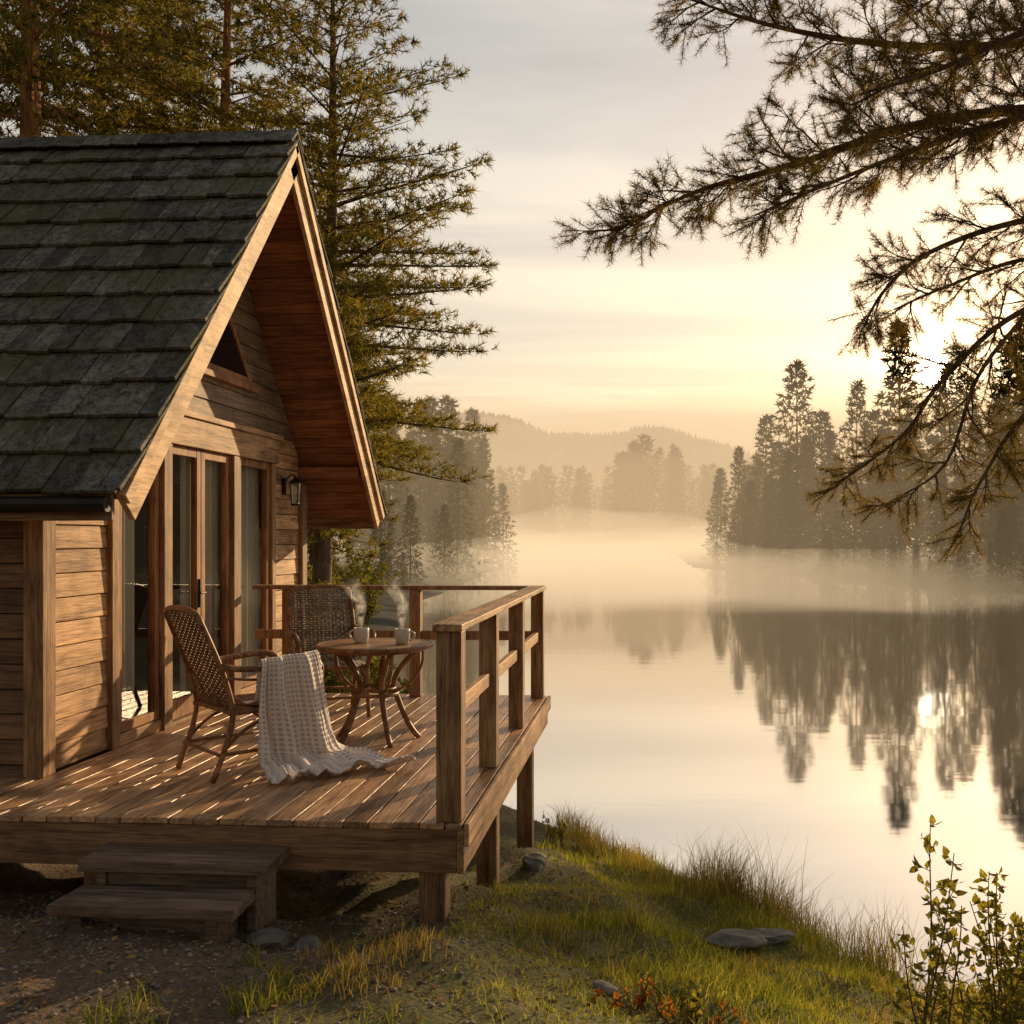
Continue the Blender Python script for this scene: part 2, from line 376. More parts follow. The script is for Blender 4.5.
def hill(name,Y0,pts,depth,tree):
    xs=[p[0] for p in pts]; hs=[p[1] for p in pts]
    X=np.linspace(xs[0],xs[-1],420); Yv=np.linspace(Y0-depth,Y0+depth,24)
    GX,GY=np.meshgrid(X,Yv)
    hf=lambda x:np.interp(x,xs,hs)+2.5*np.sin(x*.045)+1.2*np.sin(x*.13+1)
    H=hf(GX); Z=H*np.cos((GY-Y0)/depth*1.57)**.8-2
    i=np.arange(GX.size).reshape(GX.shape); F=np.stack([i[:-1,:-1],i[:-1,1:],i[1:,1:],i[1:,:-1]],-1).reshape(-1,4)
    e=empty(name,(0,Y0,0))
    trimesh('slope',np.stack([GX,GY,Z],-1),M_far,e,F=F)
    n=tree; tx=rng.uniform(xs[0]*.6,xs[-1]*.6,n); ty=Y0-depth*rng.random(n)**1.6*.95
    tz=hf(tx)*np.cos((ty-Y0)/depth*1.57)**.8-4
    th=rng.uniform(5,9,n); tw=th*.4; out=[]
    for k in range(3):
        a=k*2.09+rng.random(n)*.5; a2=a+2.09
        out.append(np.stack([np.stack([tx+np.cos(a)*tw,ty+np.sin(a)*tw,tz],-1),np.stack([tx+np.cos(a2)*tw,ty+np.sin(a2)*tw,tz],-1),np.stack([tx,ty,tz+th],-1)],1))
    trimesh('trees',np.vstack(out).reshape(-1,3),M_far,e)
hill('forested_hill',700,[(-700,70),(-320,72),(-190,82),(-145,86),(-115,85),(-75,74),(-40,72),(-10,77),(25,69),(60,56),(110,46),(250,56),(700,60)],230,9000)

# ------------------------------------------------------------------ mist (volumes with soft, rolling tops; their emission stands in for scattered sunlight)
def mist(name,x0,x1,y0,y1,zb,T,sig,col,par,pw=.6,rough=.3,seed=0,n=64):
    m,nt,out=newmat(name)
    a=nd(nt,'ShaderNodeVolumeAbsorption',{'Color':(0,0,0,1),'Density':sig})
    e=nd(nt,'ShaderNodeEmission',{'Color':c4(col),'Strength':sig})
    s=nd(nt,'ShaderNodeAddShader',{0:a.outputs[0],1:e.outputs[0]})
    nt.links.new(s.outputs[0],out.inputs['Volume'])
    u,v=np.meshgrid(np.linspace(0,1,n),np.linspace(0,1,n)); X=x0+(x1-x0)*u; Y=y0+(y1-y0)*v
    ed=np.clip(np.sin(np.pi*u)*2.5,0,1)**.5*np.clip(np.sin(np.pi*v),0,1)**pw
    nz=1+rough*(np.sin(X*.051+seed)*np.sin(Y*.067+1.3*seed)+.5*np.sin(X*.13-Y*.09+seed)+.3*np.sin(X*.23+Y*.19))
    Zt=zb+.03+(T-zb)*ed*nz
    i=np.arange(n*n).reshape(n,n); N2=n*n
    F=[np.stack([i[:-1,:-1],i[:-1,1:],i[1:,1:],i[1:,:-1]],-1).reshape(-1,4),(np.stack([i[:-1,:-1],i[1:,:-1],i[1:,1:],i[:-1,1:]],-1)+N2).reshape(-1,4)]
    for ln in (i[0,:],i[:,-1],i[-1,::-1],i[::-1,0]):
        F.append(np.stack([ln[:-1]+N2,ln[1:]+N2,ln[1:],ln[:-1]],-1))
    V=np.concatenate([np.stack([X,Y,Zt],-1).reshape(-1,3),np.stack([X,Y,np.full_like(X,zb)],-1).reshape(-1,3)])
    trimesh(name,V,m,par,F=np.concatenate(F))
me_=empty('mist',(0,100,0))
mist('mist_far',-900,900,290,1150,-1,76,.0030,(.92,.68,.42),me_,pw=.25,rough=.06)
mist('mist_mid',-300,300,38,400,-1.2,24,.0042,(.90,.62,.34),me_,pw=.38,rough=.14,seed=2)
mist('mist_low',-300,300,50,300,-1.4,5.4,.014,(1.18,.87,.52),me_,pw=.7,rough=.3,seed=5)

# ------------------------------------------------------------------ cabin
XW=-4.0; XO=-3.24; ZD=1.93; YC=8.865; YE=5.89; SL=1.116; XB=-10.5
def zt(Y): return 3.80+SL*((Y-YE) if Y<=YC else (2*YC-Y-YE))
cab=empty('wooden_cabin',(-7,8.8,ZD))
mb=MB(); z=ZD-.25
while z<4.1:
    z1=min(z+.165,4.12); x=XB
    while x<XW-.1:
        x1=min(x+U(1.6,3.2),XW-.085)
        if XW-.085-x1<.4: x1=XW-.085
        j=U(-.004,.004)
        mb.hexa([(x,6.27+j,z),(x1-.004,6.27+j,z),(x1-.004,6.34,z),(x,6.34,z),(x,6.28+j,z1-.006),(x1-.004,6.28+j,z1-.006),(x1-.004,6.34,z1-.006),(x,6.34,z1-.006)]); x=x1
    z+=.165
make('side_wall',mb,M_side_x_shade,cab,bevel=.006)
mbl=MB(); mbu=MB()
def gb(mb,y0a,y1a,y0b,y1b,z0,z1):
    j=U(-.004,.004)
    mb.hexa([(XW+j,y0a,z0),(XW+j,y1a,z0),(XW-.08,y1a,z0),(XW-.08,y0a,z0),(XW-.010+j,y0b,z1),(XW-.010+j,y1b,z1),(XW-.08,y1b,z1),(XW-.08,y0b,z1)])
z=ZD+.005
def ylim(z):
    y=YE+(z+.16-3.80)/SL; y=max(y,6.38); return y,2*YC-.05-y
while z<6.9:
    z1=z+.165
    if z1<4.30:
        gb(mbl,6.38,7.11,6.38,7.11,z,z1-.006)
        gb(mbl,10.30,11.1,10.30,11.1,z,z1-.006)
    else:
        a0,b0=ylim(z); a1,b1=ylim(z1)
        if b1>a1:
            if z<4.45:
                gb(mbl,a0,7.11,a1,7.11,z,z1-.006); gb(mbl,10.3,min(b0,11.1),10.3,min(b1,11.1),z,z1-.006)
            else: gb(mbu,a0,min(b0,11.25),a1,min(b1,11.2),z,z1-.006)
    z=z1
make('gable_wall_lower',mbl,M_side_y_sunlit,cab,bevel=.006)
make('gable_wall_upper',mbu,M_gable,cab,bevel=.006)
mb=MB()
mb.box(XB,XW-.1,11.12,11.25,ZD-.2,4.1); mb.box(XB-.05,XB+.05,6.35,11.12,ZD-.2,4.1)
mb.box(XB,XW-.1,6.36,11.12,ZD-.1,ZD+.01)
mb.box(-7.2,-7.1,6.36,11.12,ZD+.012,6.2)
make('interior_and_rear_walls',mb,M_inside,cab)
mb=MB()
mb.box(XW-.085,XW+.05,6.24,6.385,ZD,4.06)
mb.box(XW-.06,XW+.035,7.11,7.21,ZD,4.5)
mb.box(XW-.06,XW+.055,7.86,8.0,ZD,4.27)
mb.box(XW-.06,XW+.055,9.22,9.38,ZD,4.27)
mb.box(XW-.06,XW+.045,10.2,10.30,ZD,4.27)
mb.box(XW-.085,XW+.05,11.09,11.24,ZD,4.1)
make('wall_posts',mb,M_post,cab,bevel=.006)
mb=MB(); mb.box(XW-.06,XW+.06,7.215,10.36,4.275,4.52); mb.box(XW-.03,XW+.085,7.2,10.42,4.523,4.573)
mb.box(XW-.02,XW+.03,7.215,7.857,ZD,ZD+.09);mb.box(XW-.02,XW+.03,9.383,10.197,ZD,ZD+.09);mb.box(XW-.04,XW+.05,8.003,9.217,ZD,ZD+.035)
make('header_beam',mb,M_beam_y_sunlit,cab,bevel=.005)
fr=MB(); gl=MB(); cu=MB()
def framed(y0,y1,z0,z1,w=.06,x=XW,bot=None):
    bot=bot or w
    fr.box(x-.045,x+.012,y0,y0+w,z0,z1); fr.box(x-.045,x+.012,y1-w,y1,z0,z1)
    fr.box(x-.043,x+.009,y0+w,y1-w,z1-w,z1); fr.box(x-.043,x+.009,y0+w,y1-w,z0,z0+bot)
    b=len(gl.v); xg=x-.018
    gl.v+=[(xg,y0+w-.004,z0+bot-.004),(xg,y1-w+.004,z0+bot-.004),(xg,y1-w+.004,z1-w+.004),(xg,y0+w-.004,z1-w+.004)]; gl.f.append((b,b+1,b+2,b+3))
framed(7.215,7.855,ZD+.095,4.27,.07)
framed(8.005,8.605,ZD+.04,4.27,.075,bot=.16)
framed(8.615,9.215,ZD+.04,4.27,.075,bot=.16)
framed(9.385,10.195,ZD+.095,4.27,.07)
make('door_and_window_frames',fr,M_frame,cab,bevel=.004)
make('glazing',gl,M_glass,cab)
mb=MB(); mb.box(XW+.013,XW+.035,8.55,8.58,ZD+.95,ZD+1.2); mb.tube([(XW+.03,8.565,ZD+1.08),(XW+.075,8.565,ZD+1.08),(XW+.075,8.47,ZD+1.08)],.009,6)
make('door_handle',mb,M_dark,cab)
def curtain(y0,y1,amp=.022):
    pts=[];n=int((y1-y0)/.012)
    for i in range(n+1):
        y=y0+(y1-y0)*i/n; pts.append((XW-.11+amp*math.sin(y*62+math.sin(y*17)*1.5),y))
    for i in range(n):
        b=len(cu.v); (xa,ya),(xb,yb)=pts[i],pts[i+1]
        cu.v+=[(xa,ya,ZD+.03),(xb,yb,ZD+.03),(xb,yb,4.3),(xa,ya,4.3)]; cu.f.append((b,b+1,b+2,b+3))
curtain(7.2,7.68); curtain(8.5,9.2); curtain(9.4,10.2); curtain(8.0,8.3)
make('curtains',cu,M_curtain,cab,smooth=True)
def tri_prism(mb,pts,x0,x1):
    b=len(mb.v); n=len(pts)
    for x in (x0,x1):
        for p in pts: mb.v.append((x,p[0],p[1]))
    mb.f.append(tuple(range(b,b+n))[::-1]); mb.f.append(tuple(range(b+n,b+2*n)))
    for i in range(n): j=(i+1)%n; mb.f.append((b+i,b+j,b+n+j,b+n+i))
mb=MB(); T=[(8.0,5.0),(9.73,5.0),(8.865,5.96)]; T2=[(8.13,5.07),(9.60,5.07),(8.865,5.88)]
for i in range(3):
    j=(i+1)%3; tri_prism(mb,[T[i],T[j],T2[j],T2[i]],XW-.01,XW+.035)
mb.box(XW-.01,XW+.07,7.95,9.78,4.94,4.997)
make('gable_window_frame',mb,M_frame,cab,bevel=.003)
mb=MB(); tri_prism(mb,T2,XW+.006,XW+.014)
mgd,nt,out=newmat('dark_glass'); p=nd(nt,'ShaderNodeBsdfPrincipled',{'Base Color':(.012,.012,.014,1),'Roughness':.06}); nt.links.new(p.outputs[0],out.inputs[0])
make('gable_window_glass',mb,mgd,cab)
al=math.atan(SL); ce,se=math.cos(al),math.sin(al)
LS=(YC-YE)/ce
def rp(x,s,o,far):
    y=YE+s*ce-o*se; z=3.80+s*se+o*ce
    return (x,2*YC-y if far else y,z)
for far in (0,1):
    mb=MB(); x0,x1=XB-.3,XO-.045
    def pr(x0,x1,s0,s1,o0,o1,mb):
        mb.hexa([rp(x0,s0,o0,far),rp(x1,s0,o0,far),rp(x1,s1,o0,far),rp(x0,s1,o0,far),rp(x0,s0,o1,far),rp(x1,s0,o1,far),rp(x1,s1,o1,far),rp(x0,s1,o1,far)])
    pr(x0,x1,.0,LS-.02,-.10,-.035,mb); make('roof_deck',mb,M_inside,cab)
    mb=MB(); s=.02
    while s<LS-.2:
        pr(XB-.3,XO-.047,s,s+.125,-.122,-.103,mb); s+=.13
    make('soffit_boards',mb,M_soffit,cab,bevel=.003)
    mb=MB(); L0=-.06; k=0
    while L0<LS-.1:
        x=XB-.3
        while x<XO+.03:
            w=U(.10,.24); x1=min(x+w,XO+.05)
            s0=L0+U(-.016,.016); s1=min(L0+.52,LS+.01); h=U(.038,.060); tw=U(-.006,.006)
            mb.hexa([rp(x,s0,h-.03,far),rp(x1-.006,s0,h-.03+tw,far),rp(x1-.006,s1,-.03,far),rp(x,s1,-.03,far),
                     rp(x,s0,h,far),rp(x1-.006,s0,h+tw,far),rp(x1-.006,s1,-.012,far),rp(x,s1,-.012,far)])
            x=x1
        L0+=.345; k+=1
    make('roof_shakes',mb,M_shake,cab,bevel=.003)
    mb=MB()
    pr(XO-.04,XO,-.02,LS+.0,-.27,-.032,mb)
    make('barge_board',mb,M_barge,cab,bevel=.005)
    mb=MB(); pr(XO+.003,XO+.035,-.03,LS+.0,-.11,-.034,mb)
    make('rake_trim',mb,M_barge,cab,bevel=.004)
mb=MB()
mb.box(XB-.3,XO-.05,YE+.0,YE+.035,3.60,3.765); mb.box(XB-.3,XO-.05,2*YC-YE-.035,2*YC-YE,3.60,3.765)
make('eave_fascia',mb,M_beam_x_shade,cab,bevel=.004)
mb=MB(); mb.tube([(XB-.3,YE-.045,3.70),(XO-.05,YE-.045,3.70)],.05,10); make('gutter',mb,M_dark,cab,smooth=False)
mb=MB(); x=XB-.3
while x<XO+.04:
    x1=min(x+U(.25,.32),XO+.05)
    for sg in (-1,1):
        mb.hexa([(x,YC+sg*.0,zt(YC)+.05),(x1-.01,YC,zt(YC)+.04),(x1-.01,YC+sg*.14,zt(YC)-.09),(x,YC+sg*.14,zt(YC)-.08),(x,YC,zt(YC)+.08),(x1-.01,YC,zt(YC)+.07),(x1-.01,YC+sg*.165,zt(YC)-.085),(x,YC+sg*.165,zt(YC)-.075)])
    x=x1
make('ridge_cap',mb,M_shake,cab)
mb=MB(); mb.box(XW-.5,XO-.05,YC-.07,YC+.07,6.62,6.82)
mb.box(XW-.3,XO-.08,6.5,6.6,zt(6.55)-.36,zt(6.55)-.24); mb.box(XW-.3,XO-.08,2*YC-6.6,2*YC-6.5,zt(6.55)-.36,zt(6.55)-.24)
make('purlins',mb,M_soffit,cab,bevel=.005)
wl=empty('wall_lantern',(XW,10.62,4.0)); mb=MB(); lx=XW+.14; ly=10.62; lz=3.98
mb.box(XW+.001,XW+.02,ly-.04,ly+.04,lz-.02,lz+.16); mb.tube([(XW+.02,ly,lz+.13),(XW+.09,ly,lz+.2),(lx,ly,lz+.17)],.009,6)
mb.lathe([(.0,.17),(.02,.165),(.075,.11),(.075,.1),(.0,.1)],lx,ly,lz,8); mb.lathe([(0,-.14),(.05,-.14),(.055,-.12),(0,-.12)],lx,ly,lz,8)
for k in range(4):
    a=k*1.571+.78; mb.tube([(lx+.066*math.cos(a),ly+.066*math.sin(a),lz+.1),(lx+.05*math.cos(a),ly+.05*math.sin(a),lz-.12)],.006,4)
make('frame',mb,M_dark,wl)
mb=MB(); mb.lathe([(.055,.1),(.042,-.12)],lx,ly,lz,8); make('glass',mb,M_glass,wl)

# ------------------------------------------------------------------ deck
dk=empty('wooden_deck',(-2.5,7.5,ZD))
XR=-1.03; YF=5.43; YB=9.87
mb=MB(); x=XB
while x<XR-.01:
    x1=min(x+.142,XR)
    yb=YB if x>XW-.02 else 6.26
    dz=U(-.003,.003); cuts=[YF-.02+U(-.006,.004)]
    if yb>7: 
        c=U(6.6,8.8); cuts.append(c)
    cuts.append(yb)
    for a,b in zip(cuts[:-1],cuts[1:]): mb.box(x,x1-.010,a+.0015,b-.0015,ZD-.035+dz,ZD+dz)
    x=x1
make('deck_boards',mb,M_deck,dk,bevel=.004)
mb=MB(); mb.box(XB,XR-.042,YF,YF+.04,ZD-.28,ZD-.04); mb.box(XB,XR-.042,YB-.06,YB-.02,ZD-.28,ZD-.04)
mb.box(XB,XR-.2,7.3,7.38,ZD-.2,ZD-.045); mb.box(XB,XR-.2,8.7,8.78,ZD-.2,ZD-.045)
make('rim_joists',mb,M_beam_x_shade,dk,bevel=.005)
mb=MB(); mb.box(XR-.04,XR,YF-.003,YB-.01,ZD-.28,ZD-.04); mb.box(XR+.002,XR+.03,YF-.01,YB,ZD-.13,ZD-.002)
make('side_rim',mb,M_beam_y_sunlit,dk,bevel=.005)
mb=MB()
for (x,y) in [(-1.22,5.56),(-1.22,7.4),(-1.22,9.6),(-3.0,9.6),(-3.3,5.8),(-3.0,7.6),(-6.5,5.8)]:
    g=float(gh(x,y)); mb.box(x-.075,x+.075,y-.075,y+.075,g-.3,ZD-.207 if y<9 and y>5.6+.3 else ZD-.06)
make('support_posts',mb,M_post,dk,bevel=.008)
mb=MB()
PY=[5.50,6.8,8.2,9.72]
for i,y in enumerate(PY):
    w=.07 if i==0 else .06
    mb.box(-1.115-w,-1.115+w,y-w,y+w,ZD+.001,ZD+1.05)
for x in (-2.32,-3.6): mb.box(x-.055,x+.055,9.72-.055,9.72+.055,ZD+.001,ZD+1.05)
make('railing_posts',mb,M_post,dk,bevel=.006)
mb=MB(); mb.box(-1.2,-1.035,5.40,9.81,ZD+1.052,ZD+1.092)
for a,b in zip(PY[:-1],PY[1:]): mb.box(-1.14,-1.095,a+.07,b-.062,ZD+.56,ZD+.65)
make('side_rails',mb,M_beam_y_sunlit,dk,bevel=.006)
mb=MB(); mb.box(-3.95,-1.202,9.65,9.80,ZD+1.052,ZD+1.092)
for a,b in [(-3.94,-3.66),(-3.54,-2.38),(-2.26,-1.18)]: mb.box(a,b,9.7,9.745,ZD+.56,ZD+.65)
make('rear_rails',mb,M_post,dk,bevel=.006)
mb=MB(); x=XB
while x<XR-.01:
    if x>-4.9:
        for dx in (.035,.105):
            for y in (YF+.03,7.34,8.74):
                if x<XW and y>6: continue
                if x+dx<XR-.03: mb.lathe([(0,.0045),(.004,.004),(.0045,.003)],x+dx,y,ZD,6)
    x+=.142
make('nails',mb,M_dark,dk)
st=empty('wooden_steps',(-2.5,5.1,ZD-.3)); mb=MB()
mb.box(-3.04,-2.0,5.10,5.255,1.725,1.785); mb.box(-3.05,-2.005,5.262,5.425,1.723,1.784)
mb.box(-3.02,-2.06,4.80,4.945,1.60,1.66); mb.box(-3.01,-2.07,4.952,5.095,1.598,1.659)
make('treads',mb,M_step,st,bevel=.006)
mb=MB()
for x in (-2.95,-2.13): mb.box(x,x+.05,5.13,5.42,1.2,1.722)
for x in (-2.92,-2.22): mb.box(x,x+.06,4.83,5.09,1.2,1.597)
mb.box(-2.855,-2.225,4.9,4.93,1.2,1.59); mb.box(-2.9,-2.135,5.15,5.18,1.2,1.72)
make('stringers',mb,M_step,st,bevel=.004)

# ------------------------------------------------------------------ rattan chairs
def bez(p0,p1,p2,p3,n=12):
    out=[]
    for i in range(n+1):
        t=i/n; out.append(tuple((1-t)**3*a+3*(1-t)**2*t*b+3*(1-t)*t*t*c+t**3*d for a,b,c,d in zip(p0,p1,p2,p3)))
    return out
def chair(loc,ang,mat,wmat):
    e=empty('rattan_chair',loc,ang); mb=MB(); W=.29
    for s in (-1,1):
        y=s*W
        mb.tube(bez((-.38,y*.98,0),(-.30,y,.2),(-.24,y,.35),(-.25,y,.45))+bez((-.25,y,.45),(-.28,y,.65),(-.40,y*.98,.9),(-.47,y*.93,1.07))[1:],.019,7)
        mb.tube(bez((.33,y,0),(.28,y,.2),(.25,y,.35),(.26,y,.44)),.019,7)
        mb.tube(bez((-.33,y,.74),(-.1,y*1.16,.66),(.18,y*1.2,.76),(.31,y*1.15,.72),14)+bez((.31,y*1.15,.72),(.42,y*1.1,.69),(.33,y*1.02,.5),(.25,y,.42),10)[1:],.022,7)
        mb.tube(bez((-.29,y*1.01,.66),(0,y*1.12,.60),(.25,y*1.12,.66),(.33,y*1.05,.56),10),.010,6)
        mb.tube([(-.27,y,.43),(.27,y,.43)],.018,7)
        mb.tube([(-.33,y,.17),(.30,y,.17)],.013,6)
        mb.tube(bez((-.3,y,.2),(-.1,y,.42),(.1,y,.42),(.28,y,.2)),.011,6)
    for (x,z,r) in ((.26,.43,.018),(-.25,.43,.016),(.30,.17,.012),(-.335,.17,.012)):
        mb.tube([(x,-W,z),(x,W,z)],r,7)
    mb.tube(bez((-.47,-W*.93,1.07),(-.485,-W*.5,1.12),(-.485,W*.5,1.12),(-.47,W*.93,1.07)),.02,7)
    make('frame',mb,mat,e,smooth=True,local=True)
    def bk(t):
        p=bez((-.25,0,.45),(-.28,0,.65),(-.40,0,.9),(-.475,0,1.09),20); i=min(int(t*20),19); f=t*20-i
        return (p[i][0]*(1-f)+p[i+1][0]*f,p[i][2]*(1-f)+p[i+1][2]*f)
    mb=MB(); ns=15
    for k in range(ns):
        y0=-.25+.5*k/(ns-1); pts=[]
        for i in range(33):
            t=i/32; x,z=bk(t); pts.append((x+.006*(1 if (i+k)%2 else -1),y0*(1-.05*t),z))
        mb.tube(pts,.0085,4)
    for i in range(32):
        t=(i+.5)/32; x,z=bk(t); mb.tube([(x,-.285*(1-.05*t),z),(x+.012,0,z),(x,.285*(1-.05*t),z)],.0085,4)
    for k in range(26):
        x=-.24+.49*k/25; mb.tube([(x,-W,.445),(x,-.1,.43),(x,.1,.43),(x,W,.445)],.0098,5)
    for k in range(11):
        y=-.25+.5*k/10; mb.tube([(-.25,y,.452),(0,y,.435),(.26,y,.452)],.006,4)
    make('woven_back_and_seat',mb,wmat,e,smooth=True,local=True)
    return e
CA=rad(47); CX,CY=-2.74,6.66
c1=chair((CX,CY,ZD+.002),CA,M_rattan,M_rattan)
chair((-2.88,8.75,ZD+.002),rad(-62),M_rattan,M_rattan2)
tb=empty('round_table',(-2.14,7.62,ZD)); mb=MB()
n=9
for k in range(n):
    R0=.43; a=-R0+2*R0*k/n; b=-R0+2*R0*(k+1)/n-.003
    pts=[]
    for q in range(9): 
        x=a+(b-a)*q/8; pts.append((x,-math.sqrt(max(1e-6,R0*R0-x*x))))
    pts2=[(x,-y) for x,y in reversed(pts)]
    pl=pts+pts2; bb=len(mb.v); m=len(pl)
    for z in (.72,.745):
        for p in pl: mb.v.append((p[1],p[0],z))
    mb.f.append(tuple(range(bb,bb+m))); mb.f.append(tuple(range(bb+m,bb+2*m))[::-1])
    for i in range(m): j=(i+1)%m; mb.f.append((bb+j,bb+i,bb+m+i,bb+m+j))
make('top',mb,M_tabletop,tb,local=True)
mb=MB(); mb.tube([(.437*math.cos(a),.437*math.sin(a),.731) for a in np.linspace(0,2*math.pi,49)[:-1]],.018,8,closed=True)
mb.tube([(.37*math.cos(a),.37*math.sin(a),.702) for a in np.linspace(0,2*math.pi,41)[:-1]],.013,6,closed=True)
mb.tube([(.17*math.cos(a),.17*math.sin(a),.36) for a in np.linspace(0,2*math.pi,31)[:-1]],.015,6,closed=True)
mb.tube([(.15*math.cos(a),.15*math.sin(a),.40) for a in np.linspace(0,2*math.pi,31)[:-1]],.012,6,closed=True)
for k in range(5):
    a=k*math.pi*2/5+.3; c,s=math.cos(a),math.sin(a)
    P=lambda r,z:(r*c,r*s,z)
    mb.tube(bez(P(.34,.70),P(.22,.6),P(.10,.48),P(.155,.36))+bez(P(.155,.36),P(.20,.25),P(.24,.10),P(.34,0))[1:],.021,8)
    mb.tube(bez(P(.36,.70),P(.40,.52),P(.25,.40),P(.165,.38)),.011,6)
make('base',mb,M_rattan,tb,smooth=True,local=True)
def mug(x,y,ang):
    e=empty('coffee_mug',(x,y,ZD+.7455),ang); mb=MB()
    mb.lathe([(0,.001),(.044,.001),(.051,.008),(.058,.05),(.059,.114),(.056,.118),(.053,.114),(.050,.06),(.046,.02),(0,.015)],n=28)
    mb.tube(bez((.056,0,.095),(.105,0,.105),(.105,0,.03),(.052,0,.027)),.008,8)
    make('cup',mb,M_mug,e,smooth=True,local=True)
    mb=MB(); mb.lathe([(0,.095),(.0515,.095)],n=28); make('coffee',mb,plain('coffee',(.03,.015,.008),.1,0,5,.1,0),e,local=True)
mug(-2.26,7.66,rad(185)); mug(-1.92,7.60,rad(5))
ms,nt,out=newmat('steam'); tcs=nd(nt,'ShaderNodeTexCoord')
ats=nd(nt,'ShaderNodeAttribute',attribute_name='fade')
ns_=nd(nt,'ShaderNodeTexNoise',{'Vector':tcs.outputs['Object'],'Scale':14,'Detail':4})
fa=math_(nt,'MULTIPLY',math_(nt,'MULTIPLY',ats.outputs['Fac'],.85),math_(nt,'MULTIPLY',math_(nt,'SUBTRACT',ns_.outputs[0],.36),3.2,True))
df=nd(nt,'ShaderNodeBsdfDiffuse',{'Color':(.95,.95,.95,1)}); tl=nd(nt,'ShaderNodeBsdfTranslucent',{'Color':(.95,.95,.95,1)})
dm=nd(nt,'ShaderNodeMixShader',{0:.5,1:df.outputs[0],2:tl.outputs[0]}); tp_=nd(nt,'ShaderNodeBsdfTransparent')
mxs=nd(nt,'ShaderNodeMixShader',{0:fa,1:tp_.outputs[0],2:dm.outputs[0]}); nt.links.new(mxs.outputs[0],out.inputs[0])
def steam(x,y):
    e=empty('steam',(x,y,ZD+.86)); 
    for q in range(3):
        nu,nv=9,40; V=[];fd=[]; a=q*1.05+.3; ph=U(0,6)
        for j in range(nv):
            t=j/(nv-1); w=.03+.07*t; cxx=.05*t*math.sin(t*7+ph)-.05*t; cyy=.03*t*math.cos(t*6+ph); aa=a+t*1.2
            for i in range(nu):
                s=i/(nu-1)*2-1; V.append((cxx+s*w*math.cos(aa),cyy+s*w*math.sin(aa),t*.42)); fd.append((1-s*s)**1.5*math.sin(math.pi*min(1,t*1.0+.04))**.7*(1-t)**.5)
        i=np.arange(nu*nv).reshape(nv,nu); F=np.stack([i[:-1,:-1],i[:-1,1:],i[1:,1:],i[1:,:-1]],-1).reshape(-1,4)
        o=trimesh('wisp',V,ms,e,F=F,local=True,smooth=True); at=o.data.attributes.new('fade','FLOAT','POINT'); at.data.foreach_set('value',np.array(fd,dtype=np.float32))
steam(-2.26,7.66); steam(-1.92,7.60)
# blanket
nu,nv_=220,300; S,Tt=np.meshgrid(np.linspace(0,1,nu),np.linspace(0,1,nv_))
ang=CA; fw=np.array([math.cos(ang),math.sin(ang)]); ow=np.array([math.sin(ang),-math.cos(ang)])
Lp=1.68; l=Tt*Lp
pl=[0,.10,.24,.40,.44,.49,.56,.85,1.12,1.20,1.30,1.42,1.68]
po=[.12,.20,.285,.30,.325,.375,.395,.40,.42,.44,.50,.58,.72]
pz=[.475,.47,.50,.66,.785,.795,.745,.43,.13,.07,.035,.026,.024]
O=np.interp(l,pl,po); Z=np.interp(l,pl,pz)
ker=np.ones(13)/13
def smc(A):
    B=np.pad(A,((6,6),(0,0)),mode='edge'); return np.apply_along_axis(lambda c:np.convolve(c,ker,'valid'),0,B)
O=smc(O);Z=smc(Z)
w=np.interp(l,[0,.45,.8,1.15,1.68],[.40,.40,.50,.64,.78]); sh=np.interp(l,[0,.45,.8,1.1,1.3,1.68],[.08,.10,.13,.17,.22,.30])
w=smc(w); sh=smc(sh)
amp=smc(np.interp(l,[0,.4,.6,1.1,1.3,1.68],[.004,.010,.034,.060,.045,.03]))
ph=S*2*np.pi*2.9+.9*np.sin(l*2.4)+1.6*np.sin(S*4.3)
fold=amp*(np.sin(ph)+.3*np.sin(ph*2.3+l*2)+.12*np.sin(ph*4.7-l*5))
FX=sh+(S-.5)*w+.02*np.sin(l*6+S*4)*np.clip(l,0,1)+ (S-.3)*np.clip(l-1.0,0,1)*.3
onfloor=np.clip((l-1.1)/.2,0,1)
O2=O+fold*(1-onfloor*.6)-np.clip(l-1.15,0,1)*.12*(.5-S)+np.clip(l-1.15,0,1)*.10*(S-.3)-np.clip(l-.55,0,.3)*.08*S
Z2=Z+onfloor*np.abs(fold)*1.3+ .028*onfloor*np.sin(S*9+l*11)**2+.03*(S-.5)*np.clip(1-np.abs(l-.5)/.2,0,1)
a_=S*.6*np.pi/.030; b_=l*np.pi/.030
dim=1-np.abs(np.cos(a_)*np.cos(b_)); wf=np.clip(dim**1.3,0,1)
Z2=Z2+onfloor*.005*wf; O2=O2+(1-onfloor)*.008*wf
X=CX+FX*fw[0]+O2*ow[0]; Y=CY+FX*fw[1]+O2*ow[1]
i=np.arange(nu*nv_).reshape(nv_,nu); F=np.stack([i[:-1,:-1],i[:-1,1:],i[1:,1:],i[1:,:-1]],-1).reshape(-1,4)
bl=trimesh('knit_blanket',np.stack([X,Y,Z2+ZD],-1),blanket_mat(),F=F,smooth=True)
at=bl.data.attributes.new('waffle','FLOAT','POINT'); at.data.foreach_set('value',wf.ravel().astype(np.float32))
so=bl.modifiers.new('thick','SOLIDIFY'); so.thickness=.010; so.offset=1

